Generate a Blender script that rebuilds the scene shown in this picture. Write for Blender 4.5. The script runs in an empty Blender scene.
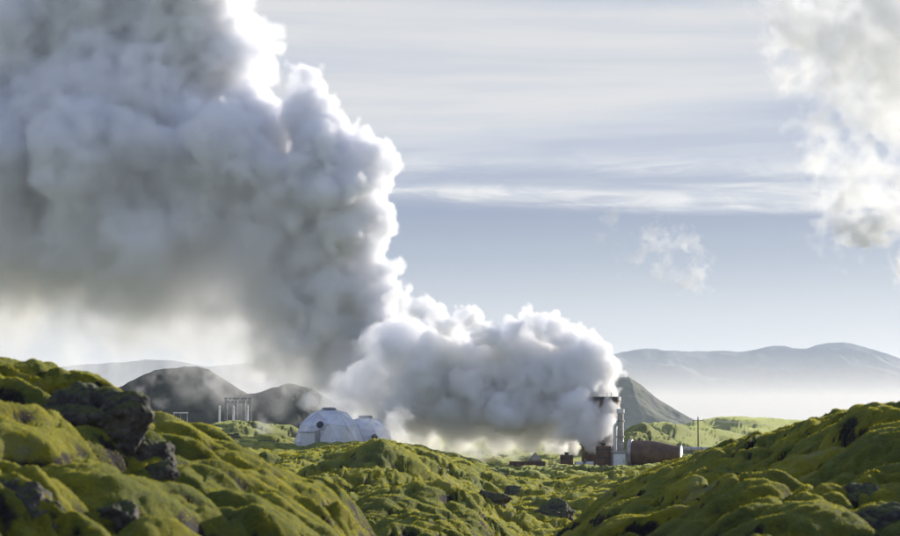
import bpy, bmesh, math, time
import numpy as np
from mathutils import Vector, Matrix, noise as mnoise
T0 = time.time()
S = bpy.context.scene
R = math.radians

# ---------------------------------------------------------------- camera
F = 2117.0                      # focal length in photo pixels (900 wide)
TILT = math.atan(160 / F)       # the horizon lies 160 px under the middle of the frame
cam = bpy.data.objects.new('camera', bpy.data.cameras.new('camera'))
S.collection.objects.link(cam)
cam.location = (0, 0, 0)
cam.rotation_euler = (R(90) + TILT, 0, 0)
cam.data.sensor_width = 36
cam.data.lens = 36 * F / 900
cam.data.clip_start = 0.1
cam.data.clip_end = 40000
cam.data.dof.use_dof = True
cam.data.dof.focus_distance = 180
cam.data.dof.aperture_fstop = 4.8
S.camera = cam

def at(px, py, D):
    """the point seen at photo pixel (px, py), D metres ahead of the camera"""
    u, v = (px - 450) / F, (268 - py) / F
    c, s = math.cos(TILT), math.sin(TILT)
    y, z = c - v * s, s + v * c
    return Vector((u / y * D, D, z / y * D))

# ---------------------------------------------------------------- sun, sky, exposure
AZ, EL = 38.0, 11.5
sun = bpy.data.lights.new('sun', 'SUN')
sun.energy = 4.8
sun.angle = R(0.6)
sun.color = (1.0, 0.92, 0.80)
sun_o = bpy.data.objects.new('sun', sun)
S.collection.objects.link(sun_o)
sun_o.rotation_euler = (R(90 - EL), 0, R(180 - AZ))

W = bpy.data.worlds.new('World')
S.world = W
W.use_nodes = True
wn, wl = W.node_tree.nodes, W.node_tree.links
bg = wn['Background']
bg.inputs['Strength'].default_value = 0.09
sky = wn.new('ShaderNodeTexSky')
sky.sky_type = 'NISHITA'
sky.sun_disc = False
sky.sun_elevation = R(EL)
sky.sun_rotation = R(AZ)
sky.air_density = 1.0
sky.dust_density = 0.6
sky.ozone_density = 2.5


class NT:
    """small node helper"""
    def __init__(self, tree):
        self.t = tree; self.n = tree.nodes; self.l = tree.links
    def node(self, typ, **kw):
        n = self.n.new(typ)
        for k, v in kw.items():
            setattr(n, k, v)
        return n
    def put(self, sock, v):
        if isinstance(v, bpy.types.NodeSocket): self.l.new(v, sock)
        else: sock.default_value = v
    def math(self, op, a, b=0.0, clamp=False):
        n = self.node('ShaderNodeMath', operation=op); n.use_clamp = clamp
        self.put(n.inputs[0], a); self.put(n.inputs[1], b)
        return n.outputs[0]
    def vmath(self, op, a, b=(0, 0, 0)):
        n = self.node('ShaderNodeVectorMath', operation=op)
        self.put(n.inputs[0], a); self.put(n.inputs[1], b)
        return n.outputs[0]
    def mix(self, f, a, b):
        n = self.node('ShaderNodeMix', data_type='RGBA')
        self.put(n.inputs[0], f); self.put(n.inputs[6], a); self.put(n.inputs[7], b)
        return n.outputs[2]
    def ramp(self, f, stops, interp='LINEAR'):
        n = self.node('ShaderNodeValToRGB'); self.put(n.inputs[0], f)
        cr = n.color_ramp; cr.interpolation = interp
        while len(cr.elements) < len(stops): cr.elements.new(0.5)
        for e, (p, c) in zip(cr.elements, stops):
            e.position = p
            e.color = (c, c, c, 1) if isinstance(c, (int, float)) else (*c, 1)
        return n.outputs[0]
    def noise(self, vec, scale, detail=4, rough=0.55, dist=0.0):
        n = self.node('ShaderNodeTexNoise')
        if vec is not None: self.l.new(vec, n.inputs['Vector'])
        n.inputs['Scale'].default_value = scale
        n.inputs['Detail'].default_value = detail
        n.inputs['Roughness'].default_value = rough
        n.inputs['Distortion'].default_value = dist
        return n.outputs[0]
    def mapr(self, v, a, b, c=0.0, d=1.0, smooth=True):
        n = self.node('ShaderNodeMapRange')
        if smooth: n.interpolation_type = 'SMOOTHSTEP'
        self.put(n.inputs[0], v)
        for i, q in enumerate((a, b, c, d)): self.put(n.inputs[i + 1], q)
        return n.outputs[0]

w = NT(W.node_tree)
tc = w.node('ShaderNodeTexCoord')
D_ = tc.outputs['Generated']
sp = w.node('ShaderNodeSeparateXYZ'); w.l.new(D_, sp.inputs[0])
el = sp.outputs[2]
n_band = w.noise(w.vmath('MULTIPLY', D_, (1.0, 1.0, 16.0)), 2.3, 4, 0.5, 0.25)
n_soft = w.noise(w.vmath('MULTIPLY', D_, (1.0, 1.0, 7.0)), 4.5, 6, 0.6, 0.5)
n_fine = w.noise(w.vmath('MULTIPLY', D_, (1.0, 1.0, 7.0)), 15.0, 9, 0.66, 1.0)
# the cloud deck: thick above about six degrees, its underside a soft uneven line
edge = w.math('ADD', el, w.math('MULTIPLY', w.math('SUBTRACT', n_soft, 0.5), 0.012))
edge = w.math('ADD', edge, w.math('MULTIPLY', w.math('SUBTRACT', n_fine, 0.5), 0.006))
edge = w.math('ADD', edge, w.math('MULTIPLY', sp.outputs[0], 0.022))
deck = w.mapr(edge, 0.101, w.math('ADD', 0.106, w.math('MULTIPLY', w.mapr(n_soft, 0.45, 0.6), 0.012)))
cloudcol = w.ramp(w.math('ADD', w.math('MULTIPLY', n_band, 0.7), w.math('MULTIPLY', n_soft, 0.3)),
                  [(0.38, (3.0, 3.25, 3.85)), (0.47, (3.8, 3.95, 4.3)), (0.54, (4.45, 4.45, 4.5)), (0.62, (4.9, 4.8, 4.65))])
# bright ragged streaks and a dark one along the lower edge of the deck
near_edge = w.math('MULTIPLY', w.mapr(edge, 0.101, 0.108), w.mapr(edge, 0.136, 0.114))
streak = w.math('MULTIPLY', w.mapr(n_fine, 0.44, 0.62, 0.0, 0.9), near_edge)
cloudcol = w.mix(streak, cloudcol, (5.5, 5.4, 5.2, 1))
dark = w.math('MULTIPLY', w.mapr(n_band, 0.50, 0.40), w.math('MULTIPLY', w.mapr(edge, 0.112, 0.117), w.mapr(edge, 0.126, 0.119)))
cloudcol = w.mix(w.math('MULTIPLY', dark, 0.8), cloudcol, (2.2, 2.5, 3.2, 1))
# clear air under the deck: slate blue, paling towards the horizon
air = w.ramp(w.mapr(el, -0.02, 0.14, 0, 1, False),
             [(0.08, (4.4, 4.15, 3.85)), (0.26, (3.8, 3.7, 3.6)), (0.46, (3.05, 3.15, 3.4)), (0.62, (2.0, 2.25, 2.85)), (0.78, (1.35, 1.6, 2.4))])
tint = w.mix(0.95, sky.outputs[0], air)
low = w.mix(w.math('MULTIPLY', deck, 0.93), tint, cloudcol)
high = w.mapr(el, 0.22, 0.42)
allc = w.mix(high, low, w.mix(0.45, sky.outputs[0], (2.7, 3.2, 5.7, 1)))
w.l.new(allc, bg.inputs['Color'])

S.view_settings.view_transform = 'Standard'
S.view_settings.look = 'None'
S.view_settings.exposure = 0.85
S.view_settings.gamma = 1.0
S.cycles.max_bounces = 20
S.cycles.diffuse_bounces = 3
S.cycles.glossy_bounces = 2
S.cycles.transparent_max_bounces = 16
S.cycles.volume_bounces = 18
S.cycles.volume_step_rate = 2.0
S.cycles.volume_max_steps = 600
S.cycles.use_denoising = True

# ---------------------------------------------------------------- noise
rng = np.random.default_rng(11)
_ga = rng.uniform(0, 2 * np.pi, (256, 256)).astype(np.float32)
_gx, _gy = np.cos(_ga), np.sin(_ga)

def perlin(x, y):
    xi = np.floor(x); yi = np.floor(y); fx = x - xi; fy = y - yi
    xi = xi.astype(np.int64) & 255; yi = yi.astype(np.int64) & 255
    x1 = (xi + 1) & 255; y1 = (yi + 1) & 255
    u = fx * fx * fx * (fx * (fx * 6 - 15) + 10); v = fy * fy * fy * (fy * (fy * 6 - 15) + 10)
    def g(a, b, dx, dy): return _gx[a, b] * dx + _gy[a, b] * dy
    a = g(xi, yi, fx, fy); b = g(x1, yi, fx - 1, fy); c = g(xi, y1, fx, fy - 1); d = g(x1, y1, fx - 1, fy - 1)
    a = a + u * (b - a); c = c + u * (d - c)
    return (a + v * (c - a)) * 1.4

def fbm(x, y, n=4, g=0.5):
    s = 0.0; a = 1.0
    for i in range(n):
        s = s + a * perlin(x * 2 ** i + 17.3 * i, y * 2 ** i + 5.1 * i); a *= g
    return s

_jx = rng.uniform(0.1, 0.9, (256, 256)).astype(np.float32)
_jy = rng.uniform(0.1, 0.9, (256, 256)).astype(np.float32)
_jr = rng.uniform(0.75, 1.15, (256, 256)).astype(np.float32)

def domes(x, y):
    """rounded cushions with creases between them, 0..1"""
    xi = np.floor(x).astype(np.int64); yi = np.floor(y).astype(np.int64)
    best = np.zeros(x.shape, np.float32)
    for a in (-1, 0, 1):
        for b in (-1, 0, 1):
            i, j = (xi + a) & 255, (yi + b) & 255
            d2 = ((xi + a + _jx[i, j] - x) ** 2 + (yi + b + _jy[i, j] - y) ** 2) / (_jr[i, j] ** 2 * .72)
            h = np.sqrt(np.clip(1 - d2, 0, 1)) * _jr[i, j]
            np.maximum(best, h, out=best)
    return best

_v3 = rng.uniform(-1, 1, (64, 64, 64)).astype(np.float32)

def vnoise3(x, y, z):
    p = []
    for q in (x, y, z):
        i = np.floor(q); f = (q - i).astype(np.float32); i = i.astype(np.int32) & 63
        p.append((i, (i + 1) & 63, f * f * (3 - 2 * f)))
    (x0, x1, u), (y0, y1, v), (z0, z1, t) = p
    c00 = _v3[x0, y0, z0] * (1 - u) + _v3[x1, y0, z0] * u
    c10 = _v3[x0, y1, z0] * (1 - u) + _v3[x1, y1, z0] * u
    c01 = _v3[x0, y0, z1] * (1 - u) + _v3[x1, y0, z1] * u
    c11 = _v3[x0, y1, z1] * (1 - u) + _v3[x1, y1, z1] * u
    return (c00 * (1 - v) + c10 * v) * (1 - t) + (c01 * (1 - v) + c11 * v) * t

# ---------------------------------------------------------------- helpers
def mat_new(name):
    m = bpy.data.materials.new(name); m.use_nodes = True
    m.node_tree.nodes.clear()
    return m, NT(m.node_tree)

def simple_mat(name, col, rough=0.6, metal=0.0, var=0.25, scale=3.0, dirt=None, bump=0.1):
    m, t = mat_new(name)
    out = t.node('ShaderNodeOutputMaterial'); p = t.node('ShaderNodeBsdfPrincipled')
    o = t.node('ShaderNodeTexCoord').outputs['Object']
    n = t.noise(o, scale, 6, 0.6)
    c2 = dirt or tuple(c * (1 - var) for c in col)
    t.l.new(t.mix(t.mapr(n, 0.35, 0.65), (*col, 1), (*c2, 1)), p.inputs['Base Color'])
    p.inputs['Roughness'].default_value = rough; p.inputs['Metallic'].default_value = metal
    if bump:
        b = t.node('ShaderNodeBump'); b.inputs['Strength'].default_value = bump; b.inputs['Distance'].default_value = 0.05
        t.l.new(t.noise(o, scale * 6, 4), b.inputs['Height']); t.l.new(b.outputs[0], p.inputs['Normal'])
    t.l.new(p.outputs[0], out.inputs['Surface'])
    return m

def mesh_obj(name, verts, faces, mat, parent=None, smooth=False):
    me = bpy.data.meshes.new(name)
    verts = np.asarray(verts, np.float32)
    me.vertices.add(len(verts)); me.vertices.foreach_set('co', verts.ravel())
    faces = np.asarray(faces, np.int32)
    k = faces.shape[1]
    me.loops.add(faces.size); me.polygons.add(len(faces))
    me.loops.foreach_set('vertex_index', faces.ravel())
    me.polygons.foreach_set('loop_start', np.arange(0, faces.size, k, dtype=np.int32))
    me.polygons.foreach_set('loop_total', np.full(len(faces), k, np.int32))
    me.update(calc_edges=True); me.validate()
    if smooth: me.polygons.foreach_set('use_smooth', np.ones(len(faces), bool))
    me.materials.append(mat)
    o = bpy.data.objects.new(name, me); S.collection.objects.link(o)
    if parent: o.parent = parent
    return o

def bm_obj(name, bm, mat, parent=None, smooth=False, bevel=0.0):
    me = bpy.data.meshes.new(name)
    bmesh.ops.recalc_face_normals(bm, faces=bm.faces[:])
    bm.to_mesh(me); bm.free()
    if smooth:
        me.polygons.foreach_set('use_smooth', np.ones(len(me.polygons), bool))
    me.materials.append(mat)
    o = bpy.data.objects.new(name, me); S.collection.objects.link(o)
    if bevel:
        b = o.modifiers.new('bevel', 'BEVEL'); b.width = bevel; b.segments = 2; b.limit_method = 'ANGLE'
    if parent: o.parent = parent
    return o

def thing(name, label, cat, loc, rz=0.0, group=None):
    o = bpy.data.objects.new(name, None); S.collection.objects.link(o)
    o.location = loc; o.rotation_euler = (0, 0, rz)
    o['label'] = label; o['category'] = cat
    if group: o['group'] = group
    o.empty_display_size = 0.3
    return o

def tag(o, label, cat, group=None):
    o['label'] = label; o['category'] = cat
    if group: o['group'] = group
    return o

def box(bm, c, s, rot=None):
    m = Matrix.Translation(c) @ (rot.to_matrix().to_4x4() if rot else Matrix.Identity(4)) @ Matrix.Diagonal((*s, 1))
    bmesh.ops.create_cube(bm, size=1.0, matrix=m)

def rod(bm, a, b, r1, r2=None, seg=12, caps=True):
    a, b = Vector(a), Vector(b); d = b - a
    m = Matrix.Translation((a + b) / 2) @ d.to_track_quat('Z', 'Y').to_matrix().to_4x4()
    bmesh.ops.create_cone(bm, cap_ends=caps, segments=seg, radius1=r1, radius2=r1 if r2 is None else r2, depth=d.length, matrix=m)

def lathe(bm, prof, seg=40, axis='Z', origin=(0, 0, 0)):
    """revolve (radius, height) pairs"""
    rings = []
    for r, h in prof:
        ring = []
        for k in range(seg):
            a = 2 * math.pi * k / seg
            p = (r * math.cos(a), r * math.sin(a), h) if axis == 'Z' else (h, r * math.cos(a), r * math.sin(a))
            ring.append(bm.verts.new(Vector(p) + Vector(origin)))
        rings.append(ring)
    for a, b in zip(rings, rings[1:]):
        for k in range(seg):
            bm.faces.new((a[k], a[(k + 1) % seg], b[(k + 1) % seg], b[k]))
    bm.faces.new(rings[0][::-1]); bm.faces.new(rings[-1])

# ---------------------------------------------------------------- ground
# distance, then the photo row at which the ground would be seen there
COLS = [
 (-260, [(3, -1.3), (8, -0.9), (12, -0.12), (16, 0.38), (20, 0.68), (25, 0.68), (32, 0.13), (50, -2.4)]),
 (-60, [(3, -1.3), (8, -0.95), (12, -0.27), (16, 0.28), (20, 0.63), (24, 0.63), (30, 0.13), (50, -2.6)]),
 (0, [(3, -1.3), (8, -1.0), (12, -0.39), (16, 0.13), (19.5, 0.55), (23, 0.55), (30, -0.07), (50, -2.6)]),
 (60, [(3, -1.3), (8, -1.0), (12, -0.45), (16, 0.05), (19.5, 0.49), (23, 0.49), (30, -0.17), (50, -2.6)]),
 (105, [(3, -1.3), (8, -1.0), (12, -0.49), (16, -0.03), (19.5, 0.35), (22.5, 0.37), (30, -0.37), (50, -2.6)]),
 (140, [(3, -1.3), (8, -1.0), (12, -0.51), (16, -0.15), (19.5, 0.13), (22, 0.15), (30, -0.67), (50, -2.6)]),
 (170, [(3, -1.3), (8, -1.05), (12, -0.52), (16, -0.24), (20, 0.02), (23, 0.01), (30, -0.94), (50, -2.6)]),
 (215, [(3, -1.3), (8, -1.05), (12, -0.56), (16, -0.36), (20, -0.14), (24, -0.12), (30, -1.04), (50, -2.4)]),
 (255, [(3, -1.3), (8, -1.1), (12, -0.64), (16, -0.5), (20, -0.32), (23, -0.3), (30, -1.14), (50, -2.4)]),
 (300, [(3, -1.4), (8, -1.2), (12, -0.84), (16, -0.7), (20, -0.58), (23, -0.62), (30, -1.44), (50, -2.5)]),
 (345, [(3, -1.5), (8, -1.4), (12, -1.09), (16, -0.96), (20, -0.84), (23, -0.94), (30, -1.74), (50, -2.5)]),
 (400, [(3, -1.6), (8, -1.6), (12, -1.6), (16, -1.7), (20, -1.75), (30, -1.85), (38, -1.85), (50, -2.15), (70, -2.3)]),
 (470, [(3, -1.6), (8, -1.8), (12, -1.9), (16, -2.0), (20, -2.05), (30, -2.2), (40, -2.15), (50, -2.4), (70, -2.6)]),
 (510, [(3, -1.6), (8, -1.8), (12, -1.9), (16, -2.0), (20, -2.1), (30, -2.6), (50, -3.1)]),
 (550, [(3, -1.5), (8, -1.7), (12, -1.7), (16, -1.7), (20, -1.7), (28, -1.75), (38, -2.2), (52, -3.1)]),
 (600, [(3, -1.4), (8, -1.4), (12, -1.35), (16, -1.3), (24, -1.2), (34, -1.35), (46, -1.6), (60, -2.2), (80, -3.6)]),
 (650, [(3, -1.4), (8, -1.3), (12, -1.25), (16, -1.15), (24, -1.02), (34, -1.05), (46, -0.98), (58, -1.15), (80, -3.6)]),
 (700, [(3, -1.3), (8, -1.2), (12, -1.1), (16, -1.0), (24, -0.8), (34, -0.72), (44, -0.58), (56, -0.75), (80, -3.2)]),
 (740, [(3, -1.3), (8, -1.2), (12, -1.05), (16, -0.9), (24, -0.66), (34, -0.5), (43, -0.24), (55, -0.32), (80, -3.2)]),
 (790, [(3, -1.3), (8, -1.2), (12, -1.0), (16, -0.86), (22, -0.65), (30, -0.3), (38, -0.06), (50, -0.15), (80, -3.2)]),
 (830, [(3, -1.3), (8, -1.2), (12, -1.0), (16, -0.9), (20, -0.72), (27, -0.18), (34, 0.12), (45, 0.1), (80, -3.2)]),
 (870, [(3, -1.3), (8, -1.2), (12, -1.0), (16, -0.95), (19, -0.75), (25, 0.0), (32, 0.26), (45, 0.2), (80, -3.2)]),
 (920, [(3, -1.3), (8, -1.2), (12, -0.95), (16, -0.9), (19, -0.65), (25, 0.05), (32, 0.3), (45, 0.2), (80, -3.2)]),
 (1160, [(3, -1.3), (8, -1.1), (12, -0.8), (16, -0.4), (22, 0.1), (28, 0.4), (36, 0.4), (50, 0.1), (80, -3.0)]),
]
MID = [  # the moss field beyond the near hills: (distance: z by column)
 (100, [(-300, -2.6), (200, -2.5), (330, -2.2), (400, -1.9), (470, -2.6), (520, -3.7), (560, -3.2), (600, -3.2), (660, -3.0), (760, -3.2), (1160, -3.2)]),
 (125, [(-300, -2.2), (200, -1.7), (330, -1.8), (400, -1.4), (460, -2.3), (500, -3.3), (530, -3.9), (570, -3.3), (620, -3.0), (700, -2.7), (1160, -3)]),
 (150, [(-300, -2.0), (200, -1.5), (330, -1.6), (380, -1.05), (430, -1.6), (480, -2.7), (520, -4.0), (560, -3.7), (620, -3.0), (700, -2.6), (1160, -3)]),
 (190, [(-300, -3.0), (240, -2.5), (400, -2.4), (450, -3.2), (500, -4.6), (1160, -4.6)]),
 (218, [(-300, -2.6), (240, -2.1), (400, -2.1), (450, -3.2), (500, -4.6), (1160, -4.6)]),
 (250, [(-300, -3.2), (240, -2.8), (400, -2.8), (450, -3.8), (500, -4.7), (1160, -4.7)]),
 (330, [(-300, -4.0), (500, -4.5), (1160, -4.8)]),
 (600, [(-300, -5.0), (1160, -5.0)]), (1500, [(-300, -6.0), (1160, -6.0)]), (14000, [(-300, -8.0), (1160, -8.0)]),
]
BUMPS = [  # px, distance, half width x, half depth, rise above the plain
 (425, 57, 2.1, 3.4, .85), (338, 52, 2.0, 3.0, .60), (474, 72, 2.3, 4.0, .75), (385, 92, 3.0, 5.0, .8), (300, 88, 3.0, 5.0, .6),
 (232, 330, 11, 26, 3.6), (285, 345, 8, 20, 2.4), (180, 360, 12, 26, 2.6), (250, 270, 6, 9, 1.6), (278, 262, 5, 7, 1.3), (215, 255, 5, 8, 1.2),
 (626, 330, 5.0, 22, 3.7), (652, 325, 4, 16, 1.9), (680, 318, 4, 16, 1.0), (668, 520, 8, 25, 4.6), (636, 560, 9, 30, 4.4),
 (706, 560, 12, 40, 4.6), (742, 760, 16, 40, 6.2), (770, 700, 16, 60, 4.6), (715, 900, 26, 80, 7.2), (800, 900, 30, 80, 6.2), (840, 1000, 40, 90, 6.6),
]

def base_height(px, D):
    lg = np.log(D)
    rows = []
    cx = [c[0] for c in COLS]
    mid_d = [m[0] for m in MID]
    knots = np.log(np.array([3, 5, 8, 10, 12, 14, 16, 18, 20, 22, 24, 27, 30, 34, 38, 43, 50, 60, 75, 88] + mid_d, float))
    tab = np.zeros((len(knots), len(cx)))
    for j, (c, pts) in enumerate(COLS):
        xs = [math.log(p[0]) for p in pts]; zs = [p[1] for p in pts]
        for d, r in MID:
            if d > pts[-1][0] + 5:
                xs.append(math.log(d)); zs.append(np.interp(c, [q[0] for q in r], [q[1] for q in r]))
        tab[:, j] = np.interp(knots, xs, zs)
    # bicubic (Catmull-Rom) over the table
    def weights(x, k):
        k = np.asarray(k, float); i = np.clip(np.searchsorted(k, x) - 1, 0, len(k) - 2)
        t = np.clip((x - k[i]) / (k[i + 1] - k[i]), 0, 1)
        idx = np.stack([np.clip(i - 1, 0, len(k) - 1), i, i + 1, np.clip(i + 2, 0, len(k) - 1)])
        w_ = np.stack([-.5 * t + t * t - .5 * t ** 3, 1 - 2.5 * t * t + 1.5 * t ** 3, .5 * t + 2 * t * t - 1.5 * t ** 3, -.5 * t * t + .5 * t ** 3])
        return idx, w_
    ia, wa = weights(np.clip(lg, knots[0], knots[-1]), knots); ib, wb = weights(np.clip(px, cx[0], cx[-1]), cx)
    z = 0
    for a in range(4):
        for b in range(4):
            z = z + wa[a] * wb[b] * tab[ia[a], ib[b]]
    return z

def moss_height(X, Y):
    """height of the ground and how rocky it is, at world X, Y"""
    D = np.maximum(np.hypot(X, Y), 0.3)
    front = np.where(Y > 0, 1.0, 0.0)
    px = np.where(Y > 0.05 * D, 450 + F * X / np.maximum(Y, 1e-3), np.where(X > 0, 1160, -260))
    px = np.clip(px, -260, 1160)
    z = base_height(px, np.clip(D, 3, 13900))
    for bx, bd, wx, wy, h in BUMPS:
        cx = (bx - 450) / F * bd
        z = z + h * np.exp(-(((X - cx) / wx) ** 2 + ((Y - bd) / wy) ** 2)) * (1 + .25 * perlin(X / wx * 1.3, Y / wy * 1.3)) 
    near = np.clip((D - 4) / 8, 0.15, 1)
    mid = np.clip((D - 30) / 60, 0, 1)
    wx_ = X + .8 * perlin(X / 2.9, Y / 2.9) + .25 * perlin(X / .9 + 9, Y / .9)
    wy_ = Y + .8 * perlin(X / 2.9 + 40, Y / 2.9) + .25 * perlin(X / .9, Y / .9 + 31)
    fade = lambda lam: np.clip(lam * 90 / D - .35, 0, 1) * np.clip(2.2 - D / 150, 0, 1)
    vx = wx_ + .16 * perlin(X / .45, Y / .45); vy = wy_ + .16 * perlin(X / .45 + 20, Y / .45)
    big_ = domes(wx_ / 2.4, wy_ / 3.0)
    h = (big_ ** .8 - .97) * .75
    m1 = domes(vx / .78 + 7, vy / .95)
    h = h + (m1 ** .65 - .97) * .74 * fade(3) * (1 - .45 * mid)
    h = h + (domes(wx_ / 1.7 + 31, wy_ / 2.1) ** .65 - .97) * 1.0 * mid * np.clip(1.9 - D / 190, 0, 1)
    h = h + (domes(vx / .38, vy / .46 + 3) ** .8 - .95) * .24 * fade(1.4)
    h = h + (domes(vx / .24 + 5, vy / .28) - .85) * .085 * fade(.6)
    h = h + (domes(X / .11 + .5 * perlin(X / .15, Y / .15), Y / .12) - .7) * .026 * fade(.25)
    h = h - .5 * np.clip(1 - np.abs(perlin(X / 2.3 + 60, Y / 2.9)) / .07, 0, 1) * np.clip(perlin(X / 5 + 9, Y / 5) * 3 + .6, 0, 1)
    h = h + (domes(X / 8.5 + 3, Y / 11 + perlin(X / 9, Y / 9)) - .9) * 1.5 * mid * (D < 1200)
    h = h + .35 * (fbm(X / 9, Y / 9, 3) - .4) * mid
    h = np.where(D > 180, h + .5, h)
    far = np.clip((D - 250) / 500, 0, 1)
    h = h * (1 - .5 * far)
    h = h + .012 * perlin(X / .07, Y / .07) * fade(.12) * 1.0
    return z + .15 + h * near

def build_ground():
    fine = np.linspace(-15.2, 15.2, 1150)
    co = np.concatenate([np.linspace(-180, -40, 29)[:-1], np.linspace(-40, -15.2, 90)[:-1], fine, np.linspace(15.2, 40, 90)[1:], np.linspace(40, 180, 29)[1:-1]])
    d = [0.4]
    while d[-1] < 13800:
        q = d[-1]
        k = 1.02 if q < 7 else 1.0026 if q < 55 else 1.0042 if q < 400 else 1.012 if q < 1200 else 1.06
        d.append(q * k)
    d = np.array(d)
    A, Dd = np.meshgrid(np.radians(co), d)
    X = Dd * np.sin(A); Y = Dd * np.cos(A)
    Z = moss_height(X, Y)
    n, m = X.shape
    i = np.arange(n - 1)[:, None] * m; j = np.arange(m)[None]
    a = i + j; b = i + (j + 1) % m
    Fq = np.stack([a, b, b + m, a + m], -1).reshape(-1, 4)
    V = np.stack([X, Y, Z], -1).reshape(-1, 3)
    return V, Fq

# moss: woolly cushions, yellow-green to grey-green, black lava on the steep faces
moss, t = mat_new('moss')
out = t.node('ShaderNodeOutputMaterial'); p = t.node('ShaderNodeBsdfPrincipled')
geo = t.node('ShaderNodeNewGeometry'); pos = geo.outputs['Position']
n1 = t.noise(pos, 0.22, 4, 0.6, 0.4)
n2 = t.noise(pos, 1.7, 6, 0.6, 0.3)
n3 = t.noise(pos, 14.0, 6, 0.7)
n4 = t.noise(t.vmath('MULTIPLY', pos, (1, 1, 2.5)), 60.0, 3, 0.7)
mixn = t.math('ADD', t.math('MULTIPLY', n1, 0.75), t.math('ADD', t.math('MULTIPLY', n2, 0.4), t.math('ADD', t.math('MULTIPLY', n3, 0.2), -0.175)))
def moss_col(t, mixn, n4):
    c = t.ramp(mixn, [(0.37, (0.028, 0.036, 0.014)), (0.44, (0.065, 0.080, 0.018)), (0.505, (0.105, 0.105, 0.010)), (0.57, (0.24, 0.205, 0.008)), (0.66, (0.170, 0.175, 0.105))])
    return t.mix(t.mapr(n4, 0.35, 0.7, 0.0, 0.3), c, (0.028, 0.032, 0.012, 1))
col = moss_col(t, mixn, n4)
# beyond the moss field the plain is bare grey-brown heath
heath = t.ramp(n2, [(0.35, (0.040, 0.040, 0.032)), (0.65, (0.085, 0.083, 0.060))])
dist = t.node('ShaderNodeVectorMath', operation='LENGTH'); t.l.new(pos, dist.inputs[0])
col = t.mix(t.mapr(t.math('ADD', dist.outputs['Value'], t.math('MULTIPLY', n1, 200.0)), 290.0, 500.0, 0.0, 0.85), col, heath)
nz = t.node('ShaderNodeSeparateXYZ'); t.l.new(geo.outputs['Normal'], nz.inputs[0])
steep = t.math('ADD', nz.outputs[2], t.math('MULTIPLY', t.math('SUBTRACT', n2, 0.5), 0.9))
rockm = t.mapr(steep, 0.60, 0.45)
rockc = t.ramp(n3, [(0.35, (0.012, 0.011, 0.012)), (0.6, (0.04, 0.036, 0.036)), (0.75, (0.10, 0.095, 0.09))])
t.l.new(t.mix(rockm, col, rockc), p.inputs['Base Color'])
p.inputs['Roughness'].default_value = 0.95
p.inputs['Specular IOR Level'].default_value = 0.15
p.inputs['Sheen Roughness'].default_value = 0.45
p.inputs['Sheen Tint'].default_value = (0.85, 0.95, 0.25, 1)
t.l.new(t.math('MULTIPLY', t.math('SUBTRACT', 1.0, rockm), 0.35), p.inputs['Sheen Weight'])
b1 = t.node('ShaderNodeBump'); b1.inputs['Strength'].default_value = 0.8; b1.inputs['Distance'].default_value = 0.05
t.l.new(n3, b1.inputs['Height'])
b2 = t.node('ShaderNodeBump'); b2.inputs['Strength'].default_value = 0.8; b2.inputs['Distance'].default_value = 0.015
t.l.new(n4, b2.inputs['Height']); t.l.new(b1.outputs[0], b2.inputs['Normal'])
t.l.new(b2.outputs[0], p.inputs['Normal'])
t.l.new(p.outputs[0], out.inputs['Surface'])

V, Fq = build_ground()
ground = mesh_obj('ground', V, Fq, moss, smooth=True)
ground['kind'] = 'structure'; ground['label'] = 'mossy lava field with green cushions and dark crevices'
print('ground', len(V), round(time.time() - T0, 1))

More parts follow.
